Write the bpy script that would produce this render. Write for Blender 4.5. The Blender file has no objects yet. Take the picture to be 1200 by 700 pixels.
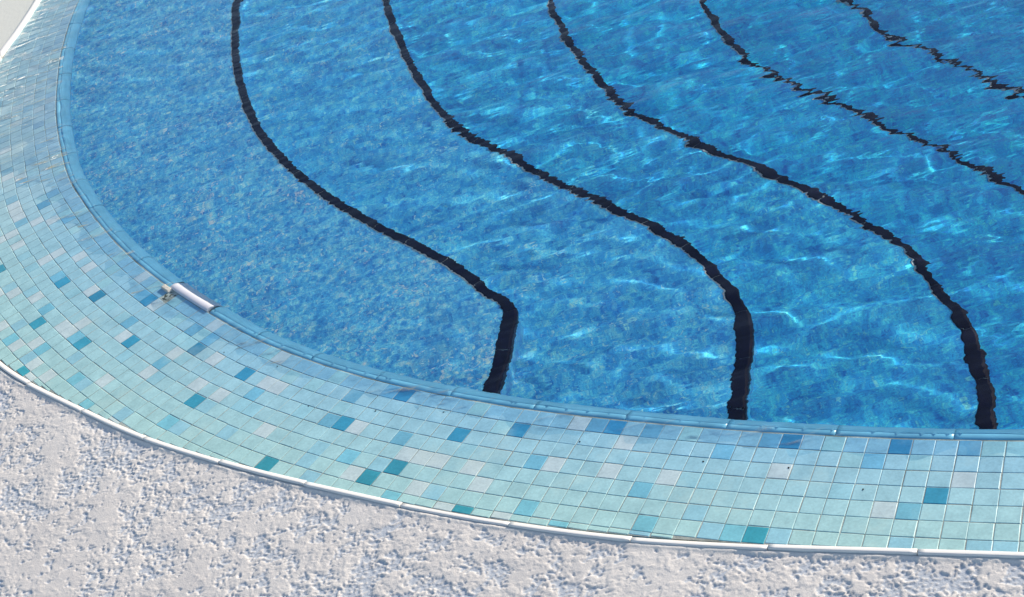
import bpy, math, random
import numpy as np
from mathutils import Matrix

rng = np.random.default_rng(7)
random.seed(7)
S = bpy.context.scene
COL = S.collection

# ------------------------------------------------------------------ helpers
def mesh_from(name, V, Fs, mat=None, parent=None, smooth=False):
    """V (n,3), Fs list/array of quads (or polygons) -> one linked mesh object"""
    me = bpy.data.meshes.new(name)
    V = np.asarray(V, np.float32)
    if isinstance(Fs, np.ndarray):
        nf, k = Fs.shape
        me.vertices.add(len(V)); me.vertices.foreach_set('co', V.ravel())
        me.loops.add(nf * k); me.loops.foreach_set('vertex_index', Fs.astype(np.int32).ravel())
        me.polygons.add(nf)
        me.polygons.foreach_set('loop_start', np.arange(0, nf * k, k, dtype=np.int32))
        me.update(calc_edges=True); me.validate()
    else:
        me.from_pydata(V.tolist(), [], Fs); me.update()
    me.polygons.foreach_set('use_smooth', np.full(len(me.polygons), bool(smooth)))
    o = bpy.data.objects.new(name, me); COL.objects.link(o)
    if mat: me.materials.append(mat)
    if parent: o.parent = parent
    return o

def tag(o, label=None, cat=None, group=None, kind=None):
    if label: o['label'] = label
    if cat: o['category'] = cat
    if group: o['group'] = group
    if kind: o['kind'] = kind
    return o

def empty(name, loc=(0, 0, 0)):
    o = bpy.data.objects.new(name, None); COL.objects.link(o); o.location = loc
    o.empty_display_size = .05
    return o

def spline(P, step, closed=False):
    """Catmull-Rom through P, resampled at about `step`"""
    P = np.asarray(P, float)
    if closed: Q = np.vstack([P[-1:], P, P[:2]])
    else: Q = np.vstack([2 * P[0] - P[1], P, 2 * P[-1] - P[-2]])
    out = []
    u = np.linspace(0, 1, 24, endpoint=False)[:, None]
    for i in range(1, len(Q) - 2):
        a, b, c, d = Q[i - 1], Q[i], Q[i + 1], Q[i + 2]
        out.append(.5 * ((2 * b) + (c - a) * u + (2 * a - 5 * b + 4 * c - d) * u ** 2 + (3 * b - a - 3 * c + d) * u ** 3))
    out.append(Q[-2][None])
    C = np.vstack(out)
    s = np.r_[0, np.cumsum(np.linalg.norm(np.diff(C, axis=0), axis=1))]
    n = max(4, int(round(s[-1] / step)))
    t = np.linspace(0, s[-1], n + 1)
    R = np.c_[np.interp(t, s, C[:, 0]), np.interp(t, s, C[:, 1])]
    # light smoothing of digitised points
    return R, t

def smooth_pts(R, k, closed=False):
    for _ in range(k):
        if closed:
            R = (np.roll(R, 1, 0) + 2 * R + np.roll(R, -1, 0)) / 4
        else:
            M = R.copy(); M[1:-1] = (R[:-2] + 2 * R[1:-1] + R[2:]) / 4; R = M
    return R

def arclen(R, closed=False):
    Q = np.vstack([R, R[:1]]) if closed else R
    return np.r_[0, np.cumsum(np.linalg.norm(np.diff(Q, axis=0), axis=1))]

def gnoise(x, y, seed=0):
    """2-D gradient noise, about -0.7..0.7"""
    r = np.random.default_rng(seed)
    perm = r.permutation(1024); ang = r.uniform(0, 2 * np.pi, 1024)
    gx, gy = np.cos(ang), np.sin(ang)
    xi = np.floor(x).astype(int); yi = np.floor(y).astype(int)
    xf = x - xi; yf = y - yi
    def g(ix, iy, dx, dy):
        h = perm[(perm[ix & 1023] + iy) & 1023]
        return gx[h] * dx + gy[h] * dy
    u = xf ** 3 * (xf * (xf * 6 - 15) + 10); v = yf ** 3 * (yf * (yf * 6 - 15) + 10)
    a = g(xi, yi, xf, yf); b = g(xi + 1, yi, xf - 1, yf)
    c = g(xi, yi + 1, xf, yf - 1); d = g(xi + 1, yi + 1, xf - 1, yf - 1)
    return (a + u * (b - a)) * (1 - v) + (c + u * (d - c)) * v

def sstep(a, b, x):
    t = np.clip((x - a) / (b - a), 0, 1); return t * t * (3 - 2 * t)

# ------------------------------------------------------------------ materials
def new_mat(name):
    m = bpy.data.materials.new(name); m.use_nodes = True
    nt = m.node_tree; nt.nodes.clear()
    out = nt.nodes.new('ShaderNodeOutputMaterial')
    return m, nt, out

def N(nt, t, **kw):
    n = nt.nodes.new(t)
    for k, v in kw.items():
        if k.startswith('i_'):
            key = k[2:].replace('_', ' ')
            n.inputs[int(key) if key.isdigit() else key].default_value = v
        else: setattr(n, k, v)
    return n

def ramp(nt, fac, stops, interp='LINEAR'):
    r = nt.nodes.new('ShaderNodeValToRGB'); r.color_ramp.interpolation = interp
    el = r.color_ramp.elements
    while len(el) < len(stops): el.new(.5)
    for e, (p, c) in zip(el, stops):
        e.position = p; e.color = (c[0], c[1], c[2], 1) if not isinstance(c, (int, float)) else (c, c, c, 1)
    nt.links.new(fac, r.inputs[0]); return r

def mixc(nt, fac, a, b, mode='MIX'):
    m = nt.nodes.new('ShaderNodeMix'); m.data_type = 'RGBA'; m.blend_type = mode
    for sock, v in ((m.inputs[0], fac), (m.inputs[6], a), (m.inputs[7], b)):
        if hasattr(v, 'is_linked'): nt.links.new(v, sock)
        elif isinstance(v, (int, float)): sock.default_value = v
        else: sock.default_value = (v[0], v[1], v[2], 1)
    return m.outputs[2]

def noise(nt, vec, scale, detail=3, rough=.55, dist=0):
    n = N(nt, 'ShaderNodeTexNoise', i_Scale=scale, i_Detail=detail, i_Roughness=rough, i_Distortion=dist)
    nt.links.new(vec, n.inputs['Vector']); return n

def coords(nt):
    return nt.nodes.new('ShaderNodeTexCoord').outputs['Object']

def mat_mosaic(name, tint=(1, 1, 1)):
    m, nt, out = new_mat(name); L = nt.links
    co = coords(nt)
    big = noise(nt, co, 9, 4, .6)
    mid = noise(nt, co, 52, 3, .62, .5)
    vor = N(nt, 'ShaderNodeTexVoronoi', i_Scale=150.); L.new(co, vor.inputs['Vector'])
    sep = N(nt, 'ShaderNodeSeparateColor'); L.new(vor.outputs['Color'], sep.inputs[0])
    base = ramp(nt, sep.outputs[0], [(0, (.03, .31, .80)), (.4, (.06, .46, .88)), (.75, (.12, .61, .93)), (1, (.30, .80, .94))])
    v2 = mixc(nt, .6, base.outputs[0], ramp(nt, mid.outputs[0], [(.32, (.010, .19, .62)), (.47, (.06, .48, .90)), (.58, (.17, .72, .95)), (.70, (.50, .93, .95))]).outputs[0])
    v3 = mixc(nt, 1., v2, ramp(nt, big.outputs[0], [(.3, (.70, .76, .86)), (.5, (1, 1, 1)), (.7, (1.2, 1.12, 1.05))]).outputs[0], 'MULTIPLY')
    fine = noise(nt, co, 330, 3, .75)
    v3 = mixc(nt, 1., v3, ramp(nt, fine.outputs[0], [(.34, (.50, .64, .80)), (.5, (1, 1, 1)), (.66, (1.7, 1.32, 1.1))]).outputs[0], 'MULTIPLY')
    # pale flecks of refracted sunlight painted unevenly into the mosaic colour
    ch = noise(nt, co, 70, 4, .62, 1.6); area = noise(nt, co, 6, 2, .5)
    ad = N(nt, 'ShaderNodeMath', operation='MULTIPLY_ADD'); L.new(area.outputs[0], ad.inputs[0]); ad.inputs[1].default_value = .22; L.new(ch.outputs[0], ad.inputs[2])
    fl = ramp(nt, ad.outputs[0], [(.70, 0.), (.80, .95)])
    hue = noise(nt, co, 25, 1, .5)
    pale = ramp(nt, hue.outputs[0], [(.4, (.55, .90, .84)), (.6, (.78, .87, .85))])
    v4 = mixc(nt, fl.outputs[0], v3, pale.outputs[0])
    v5 = mixc(nt, 1., v4, tint, 'MULTIPLY')
    b = N(nt, 'ShaderNodeBsdfPrincipled', i_Roughness=.35); L.new(v5, b.inputs['Base Color'])
    L.new(b.outputs[0], out.inputs[0]); return m

def mat_simple(name, col, rough=.5, spec=.5, var=0., scale=30, bump=0., bscale=80, coat=0.):
    m, nt, out = new_mat(name); L = nt.links
    co = coords(nt)
    b = N(nt, 'ShaderNodeBsdfPrincipled', i_Roughness=rough)
    b.inputs['Specular IOR Level'].default_value = spec
    b.inputs['Coat Weight'].default_value = coat
    n = noise(nt, co, scale, 4, .6)
    c = ramp(nt, n.outputs[0], [(.3, [x * (1 - var) for x in col]), (.7, [min(1, x * (1 + var)) for x in col])])
    L.new(c.outputs[0], b.inputs['Base Color'])
    if bump:
        n2 = noise(nt, co, bscale, 4, .6)
        bp = N(nt, 'ShaderNodeBump', i_Strength=bump, i_Distance=.002); L.new(n2.outputs[0], bp.inputs['Height'])
        L.new(bp.outputs[0], b.inputs['Normal'])
    L.new(b.outputs[0], out.inputs[0]); return m

def mat_tiles():
    m, nt, out = new_mat('glazed border tile'); L = nt.links
    co = coords(nt)
    at = N(nt, 'ShaderNodeAttribute', attribute_name='tile_colour')
    n = noise(nt, co, 28, 4, .6); n2 = noise(nt, co, 220, 3, .6)
    v = ramp(nt, n.outputs[0], [(.3, (.84, .86, .86)), (.7, (1.1, 1.08, 1.06))])
    c = mixc(nt, 1., at.outputs['Color'], v.outputs[0], 'MULTIPLY')
    g = ramp(nt, n2.outputs[0], [(.3, .9), (.7, 1.06)])
    c = mixc(nt, 1., c, g.outputs[0], 'MULTIPLY')
    st = noise(nt, co, 7, 5, .65)
    sf = ramp(nt, st.outputs[0], [(.55, 0.), (.75, .35)])
    c = mixc(nt, sf.outputs[0], c, (.50, .60, .52))
    b = N(nt, 'ShaderNodeBsdfPrincipled', i_Roughness=.42); L.new(c, b.inputs['Base Color'])
    b.inputs['Specular IOR Level'].default_value = .35
    bp = N(nt, 'ShaderNodeBump', i_Strength=.25, i_Distance=.0006); L.new(n2.outputs[0], bp.inputs['Height'])
    L.new(bp.outputs[0], b.inputs['Normal'])
    L.new(b.outputs[0], out.inputs[0]); return m

def mat_deck():
    m, nt, out = new_mat('painted rough plaster'); L = nt.links
    co = coords(nt)
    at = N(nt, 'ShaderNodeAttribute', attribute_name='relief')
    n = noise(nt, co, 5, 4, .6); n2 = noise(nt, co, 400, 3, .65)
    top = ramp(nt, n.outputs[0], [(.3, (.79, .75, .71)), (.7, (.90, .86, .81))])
    c = mixc(nt, at.outputs['Fac'], (.64, .69, .75), top.outputs[0])  # hollows coloured bluer: sky-lit shade painted into the plaster
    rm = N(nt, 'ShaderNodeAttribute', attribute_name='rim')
    c = mixc(nt, rm.outputs['Fac'], c, (.95, .91, .85))  # pad, crumb and lip edges whitened: sunlit rims painted into the colour
    g = ramp(nt, n2.outputs[0], [(.3, .90), (.7, 1.05)])
    c = mixc(nt, 1., c, g.outputs[0], 'MULTIPLY')
    wet = N(nt, 'ShaderNodeAttribute', attribute_name='wet')
    c = mixc(nt, wet.outputs["Fac"], c, (.98, .965, .85))  # wet far deck also paled: its bright glare is put into the colour
    rg = N(nt, 'ShaderNodeMapRange', i_3=.85, i_4=.25); L.new(wet.outputs['Fac'], rg.inputs[0])
    b = N(nt, 'ShaderNodeBsdfPrincipled'); L.new(c, b.inputs['Base Color']); L.new(rg.outputs[0], b.inputs['Roughness'])
    b.inputs['Specular IOR Level'].default_value = .3
    n3 = noise(nt, co, 75, 5, .7)
    hm = N(nt, 'ShaderNodeMath', operation='MULTIPLY_ADD'); L.new(n3.outputs[0], hm.inputs[0]); hm.inputs[1].default_value = 1.6; L.new(n2.outputs[0], hm.inputs[2])
    bp = N(nt, 'ShaderNodeBump', i_Strength=.5, i_Distance=.0012); L.new(hm.outputs[0], bp.inputs['Height'])
    L.new(bp.outputs[0], b.inputs['Normal'])
    L.new(b.outputs[0], out.inputs[0]); return m

def ripple_normal(nt, strength, dist):
    """fine wind ripples, crests roughly across the view, two sizes, patchy"""
    L = nt.links; co = coords(nt)
    hs = []
    for sc, ang, st, w in ((25., -13, 2.8, 1.), (46., -4, 3., .5), (30., -62, 1.7, .35)):
        mp = N(nt, 'ShaderNodeMapping', vector_type='TEXTURE'); mp.inputs['Rotation'].default_value = (0, 0, math.radians(ang)); mp.inputs['Scale'].default_value = (st, 1, 1)
        L.new(co, mp.inputs['Vector'])
        n = noise(nt, mp.outputs[0], sc, 1.5, .5, .25)
        m = N(nt, 'ShaderNodeMath', operation='MULTIPLY'); L.new(n.outputs[0], m.inputs[0]); m.inputs[1].default_value = w
        hs.append(m.outputs[0])
    while len(hs) > 1:
        a = N(nt, 'ShaderNodeMath', operation='ADD'); L.new(hs.pop(), a.inputs[0]); L.new(hs.pop(), a.inputs[1]); hs.insert(0, a.outputs[0])
    patch = noise(nt, co, 3.2, 2, .5)
    pr = ramp(nt, patch.outputs[0], [(.3, .25), (.7, 1.)])
    ms = N(nt, 'ShaderNodeMath', operation='MULTIPLY'); L.new(pr.outputs[0], ms.inputs[0]); ms.inputs[1].default_value = strength
    bp = N(nt, 'ShaderNodeBump', i_Distance=dist); L.new(ms.outputs[0], bp.inputs['Strength']); L.new(hs[0], bp.inputs['Height'])
    return bp.outputs[0]

def mat_water():
    m, nt, out = new_mat('pool water'); L = nt.links
    g = N(nt, 'ShaderNodeBsdfGlass', i_Roughness=0., i_IOR=1.33)
    L.new(ripple_normal(nt, WATER_BUMP, .004), g.inputs['Normal'])
    L.new(g.outputs[0], out.inputs[0])
    return m

def mat_film():
    """a skin of water a millimetre or two thick: too thin to bend the view, only a wet sheen"""
    m, nt, out = new_mat('thin water film'); L = nt.links
    nrm = ripple_normal(nt, 1.0, .016)
    t = N(nt, 'ShaderNodeBsdfTransparent'); t.inputs[0].default_value = (.93, .98, 1, 1)
    g = N(nt, 'ShaderNodeBsdfGlossy', i_Roughness=.03); L.new(nrm, g.inputs['Normal'])
    lw = N(nt, 'ShaderNodeLayerWeight', i_Blend=.5); L.new(nrm, lw.inputs['Normal'])
    pw = N(nt, 'ShaderNodeMath', operation='POWER'); L.new(lw.outputs['Facing'], pw.inputs[0]); pw.inputs[1].default_value = 5.
    fr = N(nt, 'ShaderNodeMath', operation='MULTIPLY_ADD'); L.new(pw.outputs[0], fr.inputs[0]); fr.inputs[1].default_value = .98; fr.inputs[2].default_value = .02
    mx = nt.nodes.new('ShaderNodeMixShader'); L.new(fr.outputs[0], mx.inputs[0]); L.new(t.outputs[0], mx.inputs[1]); L.new(g.outputs[0], mx.inputs[2])
    L.new(mx.outputs[0], out.inputs[0]); return m
WATER_BUMP = 1.0

M = {}
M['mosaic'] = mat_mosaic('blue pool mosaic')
TINT = [(1.15, 1.03, .99), (.68, 1., 1.02), (.33, .99, 1.03), (.16, .98, 1.04), (.08, .98, 1.04)]  # deeper steps bluer: the water's absorption of light put into the tile colour
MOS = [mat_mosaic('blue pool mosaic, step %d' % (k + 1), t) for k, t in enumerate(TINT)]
M['nosing'] = mat_simple('navy step tile', (.003, .004, .022), .4, .08, .25, 40)
M['joint'] = mat_simple('pale step grout', (.35, .42, .45), .8, .2, .1, 60)
M['tile'] = mat_tiles()
M['grout'] = mat_simple('weathered grout', (.42, .46, .42), .9, .2, .55, 16, .5, 300)
M['coping'] = mat_simple('glazed blue coping', (.25, .66, .88), .3, .4, .12, 18, .08, 60, .0)
M['pale'] = mat_simple('coping glaze with painted sky sheen', (.74, .76, .84), .3, .5, .06, 30, .1, 90)  # white reflection of sky and sun painted into the glaze colour
M['trim'] = mat_simple('white edging strip', (.88, .88, .86), .4, .5, .03, 14, .05, 80)
M['recess'] = mat_simple('grey green mortar', (.10, .115, .09), .9, .2, .6, 60, .8, 200)
M['ledge'] = mat_simple('cream mortar', (.72, .70, .62), .8, .2, .1, 40, .5, 150)
M['deck'] = mat_deck()
M['water'] = mat_water(); M['film'] = mat_film()
M['dirt'] = mat_simple('dark grit', (.015, .014, .015), .9, .2, .3, 200)

# ------------------------------------------------------------------ pool outline (metres)
TI = [(-0.899, 4.655), (-0.942, 4.362), (-0.953, 4.131), (-0.951, 3.908), (-0.935, 3.716), (-0.906, 3.504), (-0.866, 3.344),
      (-0.813, 3.175), (-0.751, 3.007), (-0.675, 2.836), (-0.586, 2.664), (-0.492, 2.500), (-0.415, 2.389), (-0.340, 2.292),
      (-0.267, 2.208), (-0.198, 2.134), (-0.068, 2.008), (0.057, 1.901), (0.229, 1.764), (0.392, 1.646), (0.496, 1.576), (0.595, 1.513),
      (.80, 1.39), (1.05, 1.26), (1.4, 1.12), (1.9, 1.03), (2.6, 1.06), (3.4, 1.4), (4.1, 2.1), (4.6, 3.2), (4.7, 4.6), (4.1, 6.0),
      (3.0, 6.8), (1.6, 6.95), (.5, 6.6), (-.25, 6.0), (-.64, 5.4), (-.80, 5.0)]
TO = [(-1.034, 4.759), (-1.094, 4.557), (-1.141, 4.427), (-1.20, 4.16), (-1.232, 3.86), (-1.226, 3.52), (-1.185, 3.18), (-1.115, 2.92),
      (-1.031, 2.753), (-0.967, 2.648), (-0.838, 2.470), (-0.752, 2.355), (-0.668, 2.255), (-0.516, 2.093), (-0.376, 1.958),
      (-0.247, 1.838), (-0.122, 1.731), (0.032, 1.612), (0.204, 1.499), (0.356, 1.406), (0.497, 1.320),
      (.70, 1.195), (.98, 1.05), (1.36, .91), (1.9, .82), (2.66, .85), (3.53, 1.22), (4.28, 1.98), (4.80, 3.15), (4.91, 4.64), (4.27, 6.13),
      (3.08, 7.0), (1.55, 7.15), (.38, 6.78), (-.42, 6.14), (-.82, 5.48), (-.96, 5.06)]
def loop(P, step, k):
    R, _ = spline(P, step, True); R = R[:-1]
    R = smooth_pts(R, k, True)
    s = arclen(R, True)
    t = np.linspace(0, s[-1], int(s[-1] / step) + 1)[:-1]
    Q = np.vstack([R, R[:1]])
    return np.c_[np.interp(t, s, Q[:, 0]), np.interp(t, s, Q[:, 1])]
def left_normal(R, closed=True):
    d = (np.roll(R, -1, 0) - np.roll(R, 1, 0)) if closed else np.gradient(R, axis=0)
    d /= np.linalg.norm(d, axis=1)[:, None]
    return np.c_[-d[:, 1], d[:, 0]]     # points to the pool (loops run anticlockwise seen from above)
INN = loop(TI, .004, 90)
OUT = loop(TO, .004, 90)
nI = left_normal(INN); nO = left_normal(OUT)
sI = arclen(INN, True); LI = sI[-1]; sI0 = sI[:-1]
# width of the tile border at each point of the inner edge
def border_width():
    idx = np.arange(0, len(INN), 6)
    w = []
    for i in idx:
        p, n = INN[i], -nI[i]
        rel = OUT - p
        along = rel @ n; across = rel @ np.array([-n[1], n[0]])
        ok = (along > .02) & (along < .6)
        j = np.where(ok)[0][np.argmin(np.abs(across[ok]))]
        w.append(along[j])
    w = np.array(w)
    w = np.interp(np.arange(len(INN)), np.r_[idx, len(INN)], np.r_[w, w[:1]])
    k = 60
    return np.convolve(np.r_[w[-k:], w, w[:k]], np.ones(2 * k + 1) / (2 * k + 1), 'valid')
WID = border_width()

Z_IN, Z_W = -.0125, -.0088          # inner tile edge, water level
def far_wet(y): return sstep(3.1, 3.9, y)
ZOUT = -.0012 - .0096 * far_wet(INN[:, 1]) * (INN[:, 0] < .5)

def atI(A, s):
    s = np.mod(s, LI)
    if A.ndim == 1: return np.interp(s, sI, np.r_[A, A[:1]])
    return np.stack([np.interp(s, sI, np.r_[A[:, k], A[:1, k]]) for k in range(A.shape[1])], -1)
def border_pt(s, t, dz=0.):
    """point on the sloping border: s along the inner edge, t outward"""
    p = atI(INN, s); n = atI(nI, s); w = atI(WID, s); zo = atI(ZOUT, s)
    z = Z_IN + (zo - Z_IN) * np.clip(t / w, 0, 1.1) + dz
    q = p - n * np.asarray(t)[..., None]
    return np.concatenate([q, np.asarray(z)[..., None]], -1)

def nearest_s(x, y):
    return sI0[np.argmin((INN[:, 0] - x) ** 2 + (INN[:, 1] - y) ** 2)]

# ------------------------------------------------------------------ tile border
OUTLET = (-.648, 2.760)
PITCH = .0325; GAP = .00055
T0 = .002
ncol = int(round(LI / PITCH)); colp = LI / ncol
s_out = nearest_s(*OUTLET); c_out = int(s_out / colp)
nrow = 13
LIGHT, PALE, MIDB, DARK, TEAL = range(5)
def build_border():
    V = []; F = []; C = []; ACC = {}
    nv = 0
    jit = rng.normal(0, .0012, (ncol,))
    band = gnoise(np.arange(ncol) / 9., np.zeros(ncol), 5)
    for c in range(ncol):
        sa = c * colp + GAP; sb = (c + 1) * colp - GAP
        w = atI(WID, np.array([(sa + sb) / 2]))[0]
        mid = atI(INN, np.array([(sa + sb) / 2]))[0]
        for r in range(nrow):
            ta = T0 + r * PITCH + GAP + jit[c] * .3; tb = T0 + (r + 1) * PITCH - GAP + jit[c] * .3
            if ta > w - .006: break
            if r == 0 and c == c_out: continue
            tb = min(tb, w - .0015)
            dz = rng.normal(0, .00007); sh = rng.normal(0, .00025, 2)
            tilt = rng.normal(0, .00009, 4)
            b = .0009
            top = [(sa + b, ta + b), (sb - b, ta + b), (sb - b, tb - b), (sa + b, tb - b)]
            low = [(sa, ta), (sb, ta), (sb, tb), (sa, tb)]
            P = np.array(top + low + low) + np.r_[sh]
            z = np.r_[tilt + .0020, np.full(4, .0016), np.full(4, -.004)] + dz
            V.append(border_pt(P[:, 0], P[:, 1], z))
            for k in range(4):
                j = (k + 1) % 4
                F.append((nv + k, nv + j, nv + 4 + j, nv + 4 + k))
                F.append((nv + 4 + k, nv + 4 + j, nv + 8 + j, nv + 8 + k))
            F.append((nv + 3, nv + 2, nv + 1, nv))
            nv += 12
            # colour: pale aqua ground with scattered white, sky-blue and deep tiles; lime-stained towards the deck
            f = np.clip(r * PITCH / max(w, .1), 0, 1)
            u = rng.random()
            acc = u > .885
            near = [ACC.get((c - i, r - j), 0) for i in range(-3, 4) for j in range(0, 4) if abs(i) + j < 5]
            if acc and (any(v > .955 for v in near) if u > .955 else any(ACC.get(q, 0) for q in ((c - 1, r), (c, r - 1), (c - 1, r - 1), (c - 1, r + 1)))): u = rng.uniform(0, .85)
            elif acc: ACC[(c, r)] = u
            inner = np.array([.30, .62, .84]); outer = np.array([.51, .81, .78])
            if u < .70: col = inner + (outer - inner) * f ** .8; col = col * rng.uniform(.97, 1.04)
            elif u < .79: col = np.array([.36, .70, .82]) * rng.uniform(.96, 1.06)
            elif u < .885: col = np.array([.54, .72, .83]) + (np.array([.68, .84, .83]) - np.array([.54, .72, .83])) * f
            elif u < .955: col = (np.array([.17, .50, .78]) * (1 - f) + np.array([.26, .68, .76]) * f) * rng.uniform(.92, 1.1)
            else: col = (np.array([.04, .29, .57]) * (1 - f) + np.array([.06, .44, .52]) * f) * rng.uniform(.9, 1.15)
            wet_glare = .5 * float(far_wet(mid[1])) * (mid[0] < .5)
            col = col * (1 - wet_glare) + np.array([.60, .74, .80]) * wet_glare  # far tiles paled: glare off the wet border painted into their colour
            C += [col] * 12
    o = mesh_from('tile_border', np.vstack(V), np.array(F), M['tile'])
    a = o.data.color_attributes.new('tile_colour', 'FLOAT_COLOR', 'POINT')
    C = np.array(C); a.data.foreach_set('color', np.c_[C, np.ones(len(C))].astype(np.float32).ravel())
    # grout bed under the tiles
    ns = int(LI / .012); ss = np.arange(ns) * LI / ns
    fr = np.linspace(0, 1, 12)
    w = atI(WID, ss)
    G = np.stack([border_pt(ss, w * f_, np.full(ns, .00135)) for f_ in fr], 1)
    # leave the outlet pit open
    idx = np.arange(ns * 12).reshape(ns, 12)
    Q = np.stack([idx[:, 1:], np.roll(idx, -1, 0)[:, 1:], np.roll(idx, -1, 0)[:, :-1], idx[:, :-1]], -1).reshape(-1, 4)
    g = mesh_from('grout_bed', G.reshape(-1, 3), Q, M['grout'], o, True)
    return o
border = build_border()
tag(border, 'sloping border of pale aqua mosaic tiles with scattered white and teal tiles round the pool', 'tile border')

# ------------------------------------------------------------------ extruded profiles along a loop
def sweep(name, s0, s1, ds, prof, mat, parent=None, cap=True):
    """prof: (t outward from inner tile edge, z) list; swept from s0 to s1 along the inner edge"""
    n = max(2, int((s1 - s0) / ds) + 1); ss = np.linspace(s0, s1, n)
    p = atI(INN, ss); nn = atI(nI, ss)
    V = []
    for t, z in prof:
        V.append(np.c_[p - nn * t, np.full(n, z)])
    V = np.stack(V, 1); k = len(prof); idx = np.arange(n * k).reshape(n, k)
    Q = np.stack([idx[:-1, :-1], idx[:-1, 1:], idx[1:, 1:], idx[1:, :-1]], -1).reshape(-1, 4)
    Fs = Q.tolist()
    if cap: Fs += [idx[0, ::-1].tolist(), idx[-1].tolist()]
    o = mesh_from(name, V.reshape(-1, 3), Fs, mat, parent, True)
    if cap:
        for q in (-1, -2): o.data.polygons[q].use_smooth = False
    return o

COPE = [(.000, -.03), (.000, -.0125), (-.0010, -.0108), (-.003, -.0099), (-.009, -.0098), (-.0145, -.0114), (-.0205, -.0150),
        (-.027, -.0208), (-.032, -.029), (-.035, -.038), (-.035, -.050), (-.012, -.050)]
coping = empty('pool_coping', (*INN[0], 0))
tag(coping, 'glazed blue rounded coping running along the inner edge of the tile border', 'coping')
SEG = .172
nseg = int(round(LI / SEG)); seg = LI / nseg
s_loose = nearest_s(-.612, 2.726)
shift = s_loose - (int(s_loose / seg) + .5) * seg
def in_view(x, y, m=.35): return -1.3 - m < x < .75 + m and 1.3 - m < y < 4.9 + m
def place_in(o, parent):
    o.parent = parent; o.location = -np.array(parent.location)
run = []
loose = None
for k in range(nseg):
    a, b = k * seg + shift, (k + 1) * seg + shift
    m = atI(INN, np.array([(a + b) / 2]))[0]
    dz = rng.normal(0, .0003); dt = rng.normal(0, .0004)
    if not in_view(*m):
        run.append((a, b)); continue
    is_loose = abs(np.mod(s_loose, LI) - np.mod((a + b) / 2, LI)) < 1e-4
    if is_loose:
        prof = [(t + .001, z + (.0047 if z > -.02 else 0)) for t, z in COPE]
        loose = sweep('loose_coping_stone', a + .006, b - .006, .006, prof, M['pale'])
        tag(loose, 'coping stone painted white with sky reflection, standing dry and proud beside the broken tile gap', 'coping stone')
    else:
        prof = [(t + dt, z + dz) for t, z in COPE]
        place_in(sweep('coping_stone', a + .0004, b - .0004, .008, prof, M['coping']), coping)
# the unseen remainder of the ring as one run
runs = []
for a, b in run:
    if runs and abs(runs[-1][1] - a) < 1e-6: runs[-1][1] = b
    else: runs.append([a, b])
core = [(t * .93 - .0008, z - .0016) for t, z in COPE[1:-1]] 
place_in(sweep('mortar_joint', 0, LI, .012, core, M['recess'], None, False), coping)
for a, b in runs:
    place_in(sweep('coping_run', a, b, .03, COPE, M['coping']), coping)

# ------------------------------------------------------------------ outlet gap where one tile is missing
oc = (c_out + .5) * colp
def outlet():
    e = tag(empty('overflow_outlet', tuple(border_pt(np.array([oc]), np.array([T0 + PITCH / 2]))[0])),
            'dark mortar gap where a border tile is missing beside the white coping stone', 'drain gap')
    a, b = c_out * colp, (c_out + 1) * colp
    t0, t1 = T0, T0 + PITCH
    n = 14
    ss, tt = np.meshgrid(np.linspace(a, b, n), np.linspace(t0, t1, n), indexing='ij')
    rough = gnoise(ss * 160, tt * 160, 3) * .0016
    edge = np.minimum(np.minimum(ss - a, b - ss), np.minimum(tt - t0, t1 - tt)) / .004
    z = .0012 - .0035 * np.clip(edge, 0, 1) * 0 + rough * np.clip(edge, 0, 1)
    V = border_pt(ss.ravel(), tt.ravel(), z.ravel()); idx = np.arange(n * n).reshape(n, n)
    Q = np.stack([idx[:-1, 1:], idx[1:, 1:], idx[1:, :-1], idx[:-1, :-1]], -1).reshape(-1, 4)
    place_in(mesh_from('mortar_bed', V, Q, M['recess'], None, True), e)
    # cream mortar ledge left on one side of the gap
    m_ = 9
    ss, tt = np.meshgrid(np.linspace(a - .030, a + .006, m_), np.linspace(t0 - .001, t0 + .012, m_), indexing='ij')
    ed = np.minimum(np.minimum(ss - a + .030, a + .006 - ss) / .036, np.minimum(tt - t0 + .001, t0 + .012 - tt) / .013) * 8
    z = -.001 + .0085 * np.clip(ed, 0, 1) ** .5 + gnoise(ss * 180, tt * 180, 8) * .001 * np.clip(ed, 0, 1)
    V = border_pt(ss.ravel(), tt.ravel(), z.ravel()); idx = np.arange(m_ * m_).reshape(m_, m_)
    Q = np.stack([idx[:-1, 1:], idx[1:, 1:], idx[1:, :-1], idx[:-1, :-1]], -1).reshape(-1, 4)
    place_in(mesh_from('mortar_ledge', V, Q, M['ledge'], None, True), e)
outlet()

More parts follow.
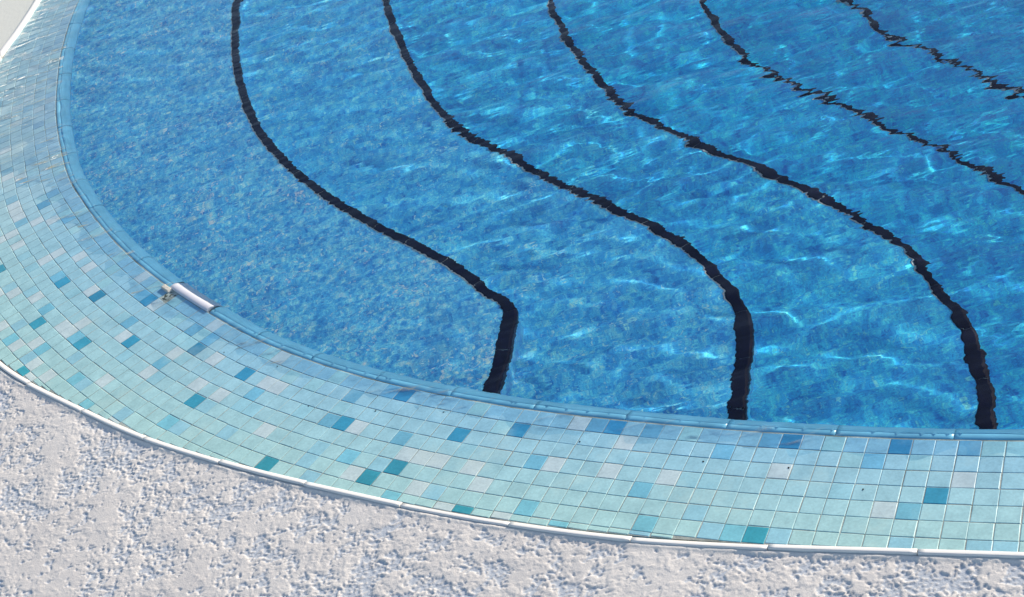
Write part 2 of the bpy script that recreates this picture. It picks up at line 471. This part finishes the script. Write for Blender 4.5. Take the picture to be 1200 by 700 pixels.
# ------------------------------------------------------------------ white edging strip between border and deck
sO = arclen(OUT, True); LO = sO[-1]; sO0 = sO[:-1]
def atO(A, s):
    s = np.mod(s, LO)
    return np.stack([np.interp(s, sO, np.r_[A[:, k], A[:1, k]]) for k in range(A.shape[1])], -1)
TRIM = [(-.0015, -.015), (-.0013, -.0004), (-.0002, .0007), (.0035, .0020), (.0072, .0032), (.0088, .0031), (.0095, .0020), (.0096, -.012)]
trim = empty('edging_strip', (*OUT[0], 0))
tag(trim, 'thin white edging strip laid in lengths between the tile border and the rough deck', 'edging strip')
def sweepO(name, s0, s1, ds, prof, mat):
    n = max(2, int((s1 - s0) / ds) + 1); ss = np.linspace(s0, s1, n)
    p = atO(OUT, ss); nn = atO(nO, ss)
    V = np.stack([np.c_[p - nn * t, np.full(n, z)] for t, z in prof], 1)
    k = len(prof); idx = np.arange(n * k).reshape(n, k)
    Q = np.stack([idx[:-1, :-1], idx[:-1, 1:], idx[1:, 1:], idx[1:, :-1]], -1).reshape(-1, 4).tolist()
    o = mesh_from(name, V.reshape(-1, 3), Q + [idx[0, ::-1].tolist(), idx[-1].tolist()], mat, None, True)
    for q in (-1, -2): o.data.polygons[q].use_smooth = False
    return o
def nearest_sO(x, y): return sO0[np.argmin((OUT[:, 0] - x) ** 2 + (OUT[:, 1] - y) ** 2)]
TS = .205
s_ref = nearest_sO(.032, 1.606)
k0 = int(np.floor(-s_ref / TS)); cuts = []
s_ = s_ref - TS * 40
edges = [s_ref + TS * k for k in range(-16, 8)]
for a, b in zip(edges[:-1], edges[1:]):
    dz = rng.normal(0, .0005); dt = rng.normal(0, .0005)
    place_in(sweepO('strip_section', a + .0006, b - .0006, .01, [(t + dt, z + dz) for t, z in TRIM], M['trim']), trim)
place_in(sweepO('strip_run', edges[-1], edges[0] + LO, .03, TRIM, M['trim']), trim)

# ------------------------------------------------------------------ rough plaster deck
def deck():
    sa, sb = nearest_sO(-1.225, 3.45), nearest_sO(1.2, .96)     # near arc in view
    fine = np.r_[np.arange(sa, nearest_sO(-1.05, 2.80), .004), np.arange(nearest_sO(-1.05, 2.80), nearest_sO(.62, 1.25), .0018), np.arange(nearest_sO(.62, 1.25), sb, .004)]
    sc = sO0[-1] + 0
    far_a, far_b = 0 - .45, nearest_sO(-1.19, 4.2)
    f2 = np.arange(far_a, far_b, .006)
    rest1 = np.arange(far_b, sa, .03); rest2 = np.arange(sb, LO + far_a, .04)
    ss = np.r_[f2, rest1, fine, rest2]
    tt = [.0088]
    st = .0018
    while tt[-1] < .44: tt.append(tt[-1] + st)
    while tt[-1] < 90: st *= 1.16; tt.append(tt[-1] + st)
    tt = np.array(tt)
    p = atO(OUT, ss); n = atO(nO, ss)
    # blend the normals with the direction from the pool centre so rows never cross far out
    X = p[:, None, 0] - n[:, None, 0] * tt; Y = p[:, None, 1] - n[:, None, 1] * tt
    T = np.broadcast_to(tt, X.shape)
    wx = X + .006 * gnoise(X * 60, Y * 60, 31); wy = Y + .006 * gnoise(X * 60, Y * 60, 32)
    a = gnoise(wx * 26, wy * 26, 11) + .75 * gnoise(wx * 62, wy * 62, 12) + .6 * gnoise(wx * 145, wy * 145, 13) + .35 * gnoise(wx * 270, wy * 270, 20)
    big = gnoise(X * 5, Y * 5, 14) + .8 * gnoise(X * 13, Y * 13, 21)
    pl = sstep(.0, .085, a + .60 * big + .17)                      # flattened plaster pads
    pl2 = sstep(.25, .40, a + .5 * gnoise(X * 18, Y * 18, 22))      # a second, higher coat
    pits = gnoise(X * 150, Y * 150, 15) + .6 * gnoise(X * 290, Y * 290, 16)
    crumbs = sstep(.12, .30, pits) * (1 - pl)
    h = .0015 * pl + .0007 * pl2 + .0011 * crumbs + .0005 * gnoise(X * 50, Y * 50, 17) * pl + .0004 * pits * (1 - .6 * pl) + .0010 * big
    grain = .00018 * gnoise(X * 330, Y * 330, 18)
    lip = np.exp(-((T - .0140) / .0042) ** 2)
    h = h + grain
    h = h * sstep(.008, .022, T) + .0030 * lip * (.85 + .4 * gnoise(X * 40, Y * 40, 19) + .2 * gnoise(X * 120, Y * 120, 23)) 
    h = h * (1 - sstep(.5, .9, T)) * np.interp(ss, [sa - .15, sa, sb, sb + .15], [0, 1, 1, 0])[:, None]
    wet = sstep(3.6, 4.2, Y) * (X < .5)
    h = h * (1 - .8 * wet)
    Z = h - .0022
    Z[:, 0] = -.004
    ns, nt_ = X.shape
    V = np.stack([X, Y, Z], -1).reshape(-1, 3)
    idx = np.arange(ns * nt_).reshape(ns, nt_); nx = np.roll(idx, -1, 0)
    Q = np.stack([idx[:, 1:], nx[:, 1:], nx[:, :-1], idx[:, :-1]], -1).reshape(-1, 4)
    o = mesh_from('deck', V, Q, M['deck'], None, True)
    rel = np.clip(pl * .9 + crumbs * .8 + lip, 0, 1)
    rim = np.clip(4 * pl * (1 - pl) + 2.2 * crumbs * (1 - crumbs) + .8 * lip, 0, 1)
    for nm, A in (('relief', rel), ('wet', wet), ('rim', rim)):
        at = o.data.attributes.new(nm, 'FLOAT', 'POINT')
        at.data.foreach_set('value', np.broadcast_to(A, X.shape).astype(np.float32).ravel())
    tag(o, kind='structure')
deck()

# ------------------------------------------------------------------ pool shell: wall, steps, floor
wallp = [(-.011, -.049), (-.012, -.20), (-.012, -1.0)]
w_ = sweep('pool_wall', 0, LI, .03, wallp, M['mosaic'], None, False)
tag(w_, kind='structure')

L0 = [(2.3, 7.3), (.9, 7.1), (-.2, 6.4), (-.75, 5.6), (-.98, 5.0), (-1.05, 4.3), (-1.06, 3.9), (-1.0, 3.4), (-.9, 3.05), (-.77, 2.75), (-.58, 2.42),
      (-.40, 2.20), (-.25, 2.05), (-.2, 1.98)]
L1 = [(2.2, 7.1), (1.5, 6.6), (0.8, 6.1), (0.2, 5.55), (-0.15, 5.05), (-0.32, 4.65), (-0.403, 4.328), (-0.431, 4.101), (-0.443, 3.936), (-0.444, 3.762), (-0.435, 3.585), (-0.416, 3.427), (-0.381, 3.282), (-0.346, 3.165), (-0.306, 3.049), (-0.264, 2.947), (-0.219, 2.847), (-0.17, 2.75), (-0.125, 2.663), (-0.085, 2.581), (-0.057, 2.511), (-0.033, 2.441), (-0.014, 2.395), (0.001, 2.352), (-0.012, 2.308), (-0.029, 2.267), (-0.049, 2.215), (-0.069, 2.172), (-0.087, 2.142), (-0.115, 2.08), (-0.15, 2.03)]
L2 = [(3.2, 6.95), (2.6, 6.2), (1.7, 5.75), (0.9, 5.35), (0.4, 4.95), (0.15, 4.6), (0.03, 4.28), (-0.004, 4.013), (-0.014, 3.902), (-0.018, 3.762), (-0.017, 3.626), (-0.011, 3.507), (-0.003, 3.401), (0.009, 3.288), (0.024, 3.196), (0.052, 3.104), (0.09, 3.015), (0.13, 2.92), (0.166, 2.826), (0.196, 2.751), (0.227, 2.691), (0.257, 2.63), (0.285, 2.567), (0.315, 2.499), (0.343, 2.433), (0.363, 2.362), (0.374, 2.294), (0.38, 2.226), (0.384, 2.172), (0.38, 2.129), (0.365, 2.085), (0.344, 2.034), (0.318, 1.976), (0.293, 1.919), (0.274, 1.88), (0.24, 1.82), (0.21, 1.77)]
L3 = [(4.1, 6.4), (2.9, 5.5), (1.8, 5.15), (1.1, 4.85), (0.68, 4.5), (0.46, 4.1), (0.392, 3.712), (0.378, 3.612), (0.376, 3.497), (0.369, 3.385), (0.376, 3.281), (0.389, 3.176), (0.392, 3.084), (0.409, 3.015), (0.437, 2.938), (0.462, 2.86), (0.489, 2.792), (0.522, 2.717), (0.56, 2.639), (0.59, 2.569), (0.619, 2.502), (0.645, 2.432), (0.67, 2.365), (0.687, 2.304), (0.701, 2.239), (0.711, 2.168), (0.715, 2.096), (0.712, 2.033), (0.707, 1.968), (0.699, 1.91), (0.684, 1.854), (0.665, 1.795), (0.643, 1.742), (0.623, 1.702), (0.57, 1.62), (0.51, 1.53)]
L4 = [(4.8, 5.6), (3.4, 4.95), (2.4, 4.7), (1.6, 4.5), (1.05, 4.2), (0.82, 3.9), (0.725, 3.479), (0.717, 3.39), (0.711, 3.309), (0.705, 3.216), (0.711, 3.116), (0.726, 3.026), (0.747, 2.944), (0.778, 2.871), (0.814, 2.788), (0.843, 2.697), (0.871, 2.61), (0.901, 2.531), (0.924, 2.464), (0.946, 2.399), (0.96, 2.34), (0.975, 2.284), (0.985, 2.2), (1.0, 2.06), (1.0, 1.93), (0.99, 1.8), (0.96, 1.68), (0.92, 1.55), (0.85, 1.41), (0.78, 1.28)]
L5 = [(5.0, 4.6), (3.2, 4.35), (2.1, 4.15), (1.5, 3.95), (1.15, 3.6), (1.026, 3.28), (1.023, 3.212), (1.024, 3.114), (1.025, 3.029), (1.047, 2.963), (1.073, 2.887), (1.097, 2.811), (1.117, 2.732), (1.135, 2.672), (1.148, 2.622), (1.18, 2.56), (1.25, 2.4), (1.31, 2.2), (1.33, 2.0), (1.31, 1.8), (1.26, 1.6), (1.19, 1.4), (1.1, 1.12)]
DEP = [.12, .20, .28, .36, .44]
FLOOR = -.54
def step_curve(P, k=5):
    R, _ = spline(P, .01); R = smooth_pts(R, k * 6 - 3)
    s = arclen(R); t = np.linspace(0, s[-1], 701)
    return np.c_[np.interp(t, s, R[:, 0]), np.interp(t, s, R[:, 1])]
CURV = [step_curve(L, k) for L, k in ((L0, 5), (L1, 1), (L2, 2), (L3, 2), (L4, 3), (L5, 3))]
def ribbon(name, A, B, mat):
    n = len(A); V = np.vstack([A, B]); i = np.arange(n - 1)
    return mesh_from(name, V, np.c_[i, i + n, i + n + 1, i + 1], mat, None, True)
def z3(P, z): return np.c_[P, np.full(len(P), z)]
STEP_LABELS = ['shallowest blue mosaic pool step next to the curved rim, edged by the first navy strip',
               'second blue mosaic pool step from the rim, between the first and second navy strips',
               'third blue mosaic pool step, in the middle of the flight under rippled water',
               'fourth blue mosaic pool step, edged by a thin wavering navy strip in deep water',
               'deepest blue mosaic pool step, edged by the farthest navy strip']
NWS = [.0205, .0200, .0180, .0140, .0125]
NEAR = [(2.40, 2.32), (2.22, 2.10), (2.05, 1.85), (0, -1), (0, -1)]      # strips widen where they meet the wall
for k in range(5):
    A, B = CURV[k], CURV[k + 1]
    z0 = -DEP[k]; z1 = -DEP[k + 1] if k < 4 else FLOOR
    nB = left_normal(B, False); NW = NWS[k]
    st = tag(empty('pool_step', (*B[350], z0)), STEP_LABELS[k], 'pool step', 'steps descending into the pool')
    A2 = A - left_normal(A, False) * .06 if k else A
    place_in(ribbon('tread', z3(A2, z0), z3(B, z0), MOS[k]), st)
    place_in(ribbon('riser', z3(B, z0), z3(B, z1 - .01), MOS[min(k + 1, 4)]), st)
    # navy nosing tiles: short pieces with pale joints, wrapped a little over the edge
    s = arclen(B); Lk = s[-1]
    V = []; F = []; nv = 0
    pl = .125; x = 0.
    prof = [(-NW / 2, -.004), (-NW / 2, .0018), (-NW / 2 + .002, .0030), (NW / 2 - .004, .0030), (NW / 2 - .0008, .0018), (NW / 2, -.001), (NW / 2, -.016)]
    while x < Lk - .01:
        ln = pl * rng.uniform(.92, 1.08); e = min(x + ln, Lk)
        q = np.linspace(x + .0011, e - .0011, 8)
        P = np.c_[np.interp(q, s, B[:, 0]), np.interp(q, s, B[:, 1])]; Nn = np.c_[np.interp(q, s, nB[:, 0]), np.interp(q, s, nB[:, 1])]
        off = NW / 2 - .001
        dz = rng.normal(0, .0003); dt = rng.normal(0, .0006)
        wd = 1 + .55 * (1 - sstep(NEAR[k][1], NEAR[k][0], P[:, 1:2]))
        W = np.stack([np.c_[P + Nn * ((t - off) * wd + .0025 + dt), np.full(8, z0 + z + dz)] for t, z in prof], 1)
        kk = len(prof); idx = np.arange(8 * kk).reshape(8, kk) + nv
        V.append(W.reshape(-1, 3))
        F += np.stack([idx[:-1, 1:], idx[:-1, :-1], idx[1:, :-1], idx[1:, 1:]], -1).reshape(-1, 4).tolist()
        F += [idx[0].tolist(), idx[-1, ::-1].tolist()]
        nv += 8 * kk; x = e
    place_in(mesh_from('nosing', np.vstack(V), F, M['nosing'], None, False), st)
    off = NW / 2
    bed = ribbon('nosing_joint', z3(B - nB * (NW - .001), z0 + .0012), z3(B + nB * .0005, z0 + .0012), M['joint'])
    place_in(bed, st)
B = CURV[5]
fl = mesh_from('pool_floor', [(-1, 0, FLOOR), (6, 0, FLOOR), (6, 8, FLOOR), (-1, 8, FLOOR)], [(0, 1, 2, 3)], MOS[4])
tag(fl, kind='structure')

# ------------------------------------------------------------------ water
def water():
    def axis(lo, f0, f1, hi, d, g):
        a = list(np.arange(f0, f1, d)); st = d
        up = [a[-1]]; s = d
        while up[-1] < hi: s = min(s * 1.25, g); up.append(up[-1] + s)
        dn = [a[0]]; s = d
        while dn[-1] > lo: s = min(s * 1.25, g); dn.append(dn[-1] - s)
        return np.array(dn[::-1][:-1] + a + up[1:])
    xs = axis(-1.35, -1.2, 1.9, 5.1, .0050, .03); ys = axis(.7, .95, 4.85, 7.3, .0050, .03)
    X, Y = np.meshgrid(xs, ys, indexing='ij')
    r = np.random.default_rng(21)
    Z = np.zeros_like(X)
    wx = X + .03 * gnoise(X * 5, Y * 5, 41); wy = Y + .03 * gnoise(X * 5, Y * 5, 42)
    main = math.radians(70)
    for i in range(26):                                   # swell
        lam = np.exp(r.uniform(np.log(.05), np.log(.20)))
        th = main + (r.normal(0, .45) if i % 3 else r.uniform(0, 2 * np.pi))
        kx, ky = 2 * np.pi / lam * np.cos(th), 2 * np.pi / lam * np.sin(th)
        amp = WAVE * (lam / (2 * np.pi)) * r.uniform(.6, 1.3)
        env = np.clip(.55 + 1.1 * gnoise(X * 1.6 + i * 7.3, Y * 1.6, 50 + i), .05, 1.4)
        Z += amp * env * np.sin(kx * wx + ky * wy + r.uniform(0, 6.28))
    ZS = np.zeros_like(X)
    for i in range(26):                                   # fine ripples
        lam = np.exp(r.uniform(np.log(.0165), np.log(.045)))
        th = main + (r.normal(0, .5) if i % 3 else r.uniform(0, 2 * np.pi))
        kx, ky = 2 * np.pi / lam * np.cos(th), 2 * np.pi / lam * np.sin(th)
        amp = RIPPLE * (lam / (2 * np.pi)) * r.uniform(.6, 1.3)
        env = np.clip(.45 + 1.6 * gnoise(X * 2.6 + i * 3.3, Y * 2.6, 150 + i), .0, 1.6)
        ZS += amp * env * np.sin(kx * wx + ky * wy + r.uniform(0, 6.28))
    # calmer in the sheltered shallow bay and by the near rim, choppier over the deep steps
    d2 = (X + .5) ** 2 + ((Y - 3.0) * .6) ** 2
    chop = .42 + .58 * sstep(.25, 1.0, np.sqrt(d2))
    flow = sstep(3.0, 3.8, Y) * (1 - sstep(-.93, -.86, X))
    ZF = .0011 * gnoise(wx * 26, wy * 14, 301) + .0006 * gnoise(wx * 60, wy * 40, 302)
    Z = Z * chop + ZS * (1 - .5 * flow) + ZF * flow + Z_W
    # drop faces beyond the border
    def inside(x, y, P):
        c = np.zeros(x.shape, bool); Q = P[::10]
        x2, y2 = np.roll(Q[:, 0], -1), np.roll(Q[:, 1], -1)
        for (x0, y0), x1, y1 in zip(Q, x2, y2):
            if y0 == y1: continue
            m = ((y0 > y) != (y1 > y)) & (x < (x1 - x0) * (y - y0) / (y1 - y0) + x0)
            c ^= m
        return c
    ins = inside(X, Y, OUT + nO * .004)
    pool = inside(X, Y, INN + nI * .0135)
    both = lambda a, f: f(f(a[:-1, :-1], a[1:, :-1]), f(a[1:, 1:], a[:-1, 1:]))
    inpool = both(pool, np.logical_or)
    idx = np.arange(X.size).reshape(X.shape)
    # pull the shared border of pool water and film onto one smooth line along the coping
    quad = np.stack([idx[:-1, :-1], idx[1:, :-1], idx[1:, 1:], idx[:-1, 1:]], -1)
    shared = np.intersect1d(quad[inpool].ravel(), quad[both(ins, np.logical_and) & ~inpool].ravel())
    XF, YF = X.ravel(), Y.ravel(); BL = INN + nI * .0135
    for v in shared:
        d = (BL[:, 0] - XF[v]) ** 2 + (BL[:, 1] - YF[v]) ** 2; m = d.argmin()
        if d[m] < .0065 ** 2: XF[v], YF[v] = BL[m]
    X, Y = XF.reshape(X.shape), YF.reshape(X.shape)
    res = []
    for nm, keep, mt in (('water', inpool, M['water']), ('water_film', both(ins, np.logical_and) & ~inpool, M['film'])):
        Q = np.stack([idx[:-1, :-1], idx[1:, :-1], idx[1:, 1:], idx[:-1, 1:]], -1)[keep]
        used = np.unique(Q); mp = np.full(X.size, -1); mp[used] = np.arange(len(used))
        V = np.stack([X, Y, Z], -1).reshape(-1, 3)[used]
        o = mesh_from(nm, V, mp[Q], mt, None, True)
        tag(o, kind='structure'); res.append(o)
    return res
WAVE = .0142
RIPPLE = .0
wat, film = water()

# ------------------------------------------------------------------ grit on the border
def grit(s, t, size, label):
    import bmesh
    bm = bmesh.new(); bmesh.ops.create_icosphere(bm, subdivisions=2, radius=size)
    for v in bm.verts:
        v.co *= 1 + .5 * (random.random() - .5); v.co.z *= .5; v.co.x *= 1.5
    me = bpy.data.meshes.new('grit'); bm.to_mesh(me); bm.free(); me.materials.append(M['dirt'])
    o = bpy.data.objects.new('grit', me); COL.objects.link(o)
    p = border_pt(np.array([s]), np.array([t]))[0]; o.location = (p[0], p[1], p[2] + .0025); o.rotation_euler.z = random.uniform(0, 6)
    tag(o, label, 'grit', 'dark grit on the tile border')
GR = []
for x, y, t, sz in [(.222, 1.77, .075, .0022), (.33, 1.69, .075, .0020), (.05, 1.9, .06, .0018), (-.24, 2.18, .07, .002), (-.33, 2.28, .10, .0018),
                    (-.42, 2.40, .04, .0016), (-.62, 2.73, .07, .0018), (.42, 1.62, .11, .0018), (-.15, 2.09, .04, .0018), (-.50, 2.52, .06, .0016)]:
    grit(nearest_s(x, y), t, sz * .6, 'tiny dark speck of grit lying on the pale tile border')

# ------------------------------------------------------------------ camera
pitch, roll = math.radians(35.), math.radians(21.7)
F_ = np.array([0, math.cos(pitch), -math.sin(pitch)]); r_ = np.array([1., 0, 0]); d_ = np.cross(F_, r_)
R_ = math.cos(roll) * r_ + math.sin(roll) * d_; D_ = math.cos(roll) * d_ - math.sin(roll) * r_
cam = bpy.data.cameras.new('camera'); co_ = bpy.data.objects.new('camera', cam); COL.objects.link(co_)
m4 = Matrix.Identity(4)
for i in range(3): m4[i][0], m4[i][1], m4[i][2] = R_[i], -D_[i], -F_[i]
m4[2][3] = 1.6
co_.matrix_world = m4
cam.sensor_width = 36; cam.lens = 54; cam.clip_start = .05; cam.clip_end = 500
S.camera = co_

# ------------------------------------------------------------------ light
SUN_EL, SUN_AZ = math.radians(21), math.radians(24)      # azimuth measured from +x towards +y
sd = np.array([math.cos(SUN_EL) * math.cos(SUN_AZ), math.cos(SUN_EL) * math.sin(SUN_AZ), math.sin(SUN_EL)])
sl = bpy.data.lights.new('sun', 'SUN'); so = bpy.data.objects.new('sun', sl); COL.objects.link(so)
from mathutils import Vector
so.rotation_euler = Vector(sd).to_track_quat('Z', 'Y').to_euler()
so.location = (3, 2, 4)
sl.energy = 4.4; sl.angle = math.radians(.5); sl.color = (1, .875, .73)
w = bpy.data.worlds.new('World'); S.world = w; w.use_nodes = True
nt = w.node_tree; bg = nt.nodes['Background']
sky = nt.nodes.new('ShaderNodeTexSky'); sky.sky_type = 'NISHITA'; sky.sun_disc = False
sky.sun_elevation = SUN_EL
# Nishita: rotation 0 puts the sun on +y, growing clockwise seen from above
sky.sun_rotation = math.pi / 2 - SUN_AZ
nt.links.new(sky.outputs[0], bg.inputs[0]); bg.inputs[1].default_value = .15

# ------------------------------------------------------------------ render
S.view_settings.view_transform = 'Standard'; S.view_settings.look = 'None'; S.view_settings.exposure = 0; S.view_settings.gamma = 1
cy = S.cycles
cy.caustics_refractive = True; cy.caustics_reflective = True
cy.max_bounces = 10; cy.transmission_bounces = 8; cy.diffuse_bounces = 3; cy.glossy_bounces = 3
cy.sample_clamp_indirect = 2.5; cy.blur_glossy = .3
cy.use_adaptive_sampling = False
# sunlight refracted through the waves onto the pool floor
sl.cycles.is_caustics_light = True
wat.cycles.is_caustics_caster = True
UNDER = ('tread', 'riser', 'nosing', 'nosing_joint', 'pool_floor', 'pool_wall', 'coping_stone', 'coping_run')
for o in S.objects:
    if o.type == 'MESH' and o.name.split('.')[0] in UNDER:
        o.cycles.is_caustics_receiver = True
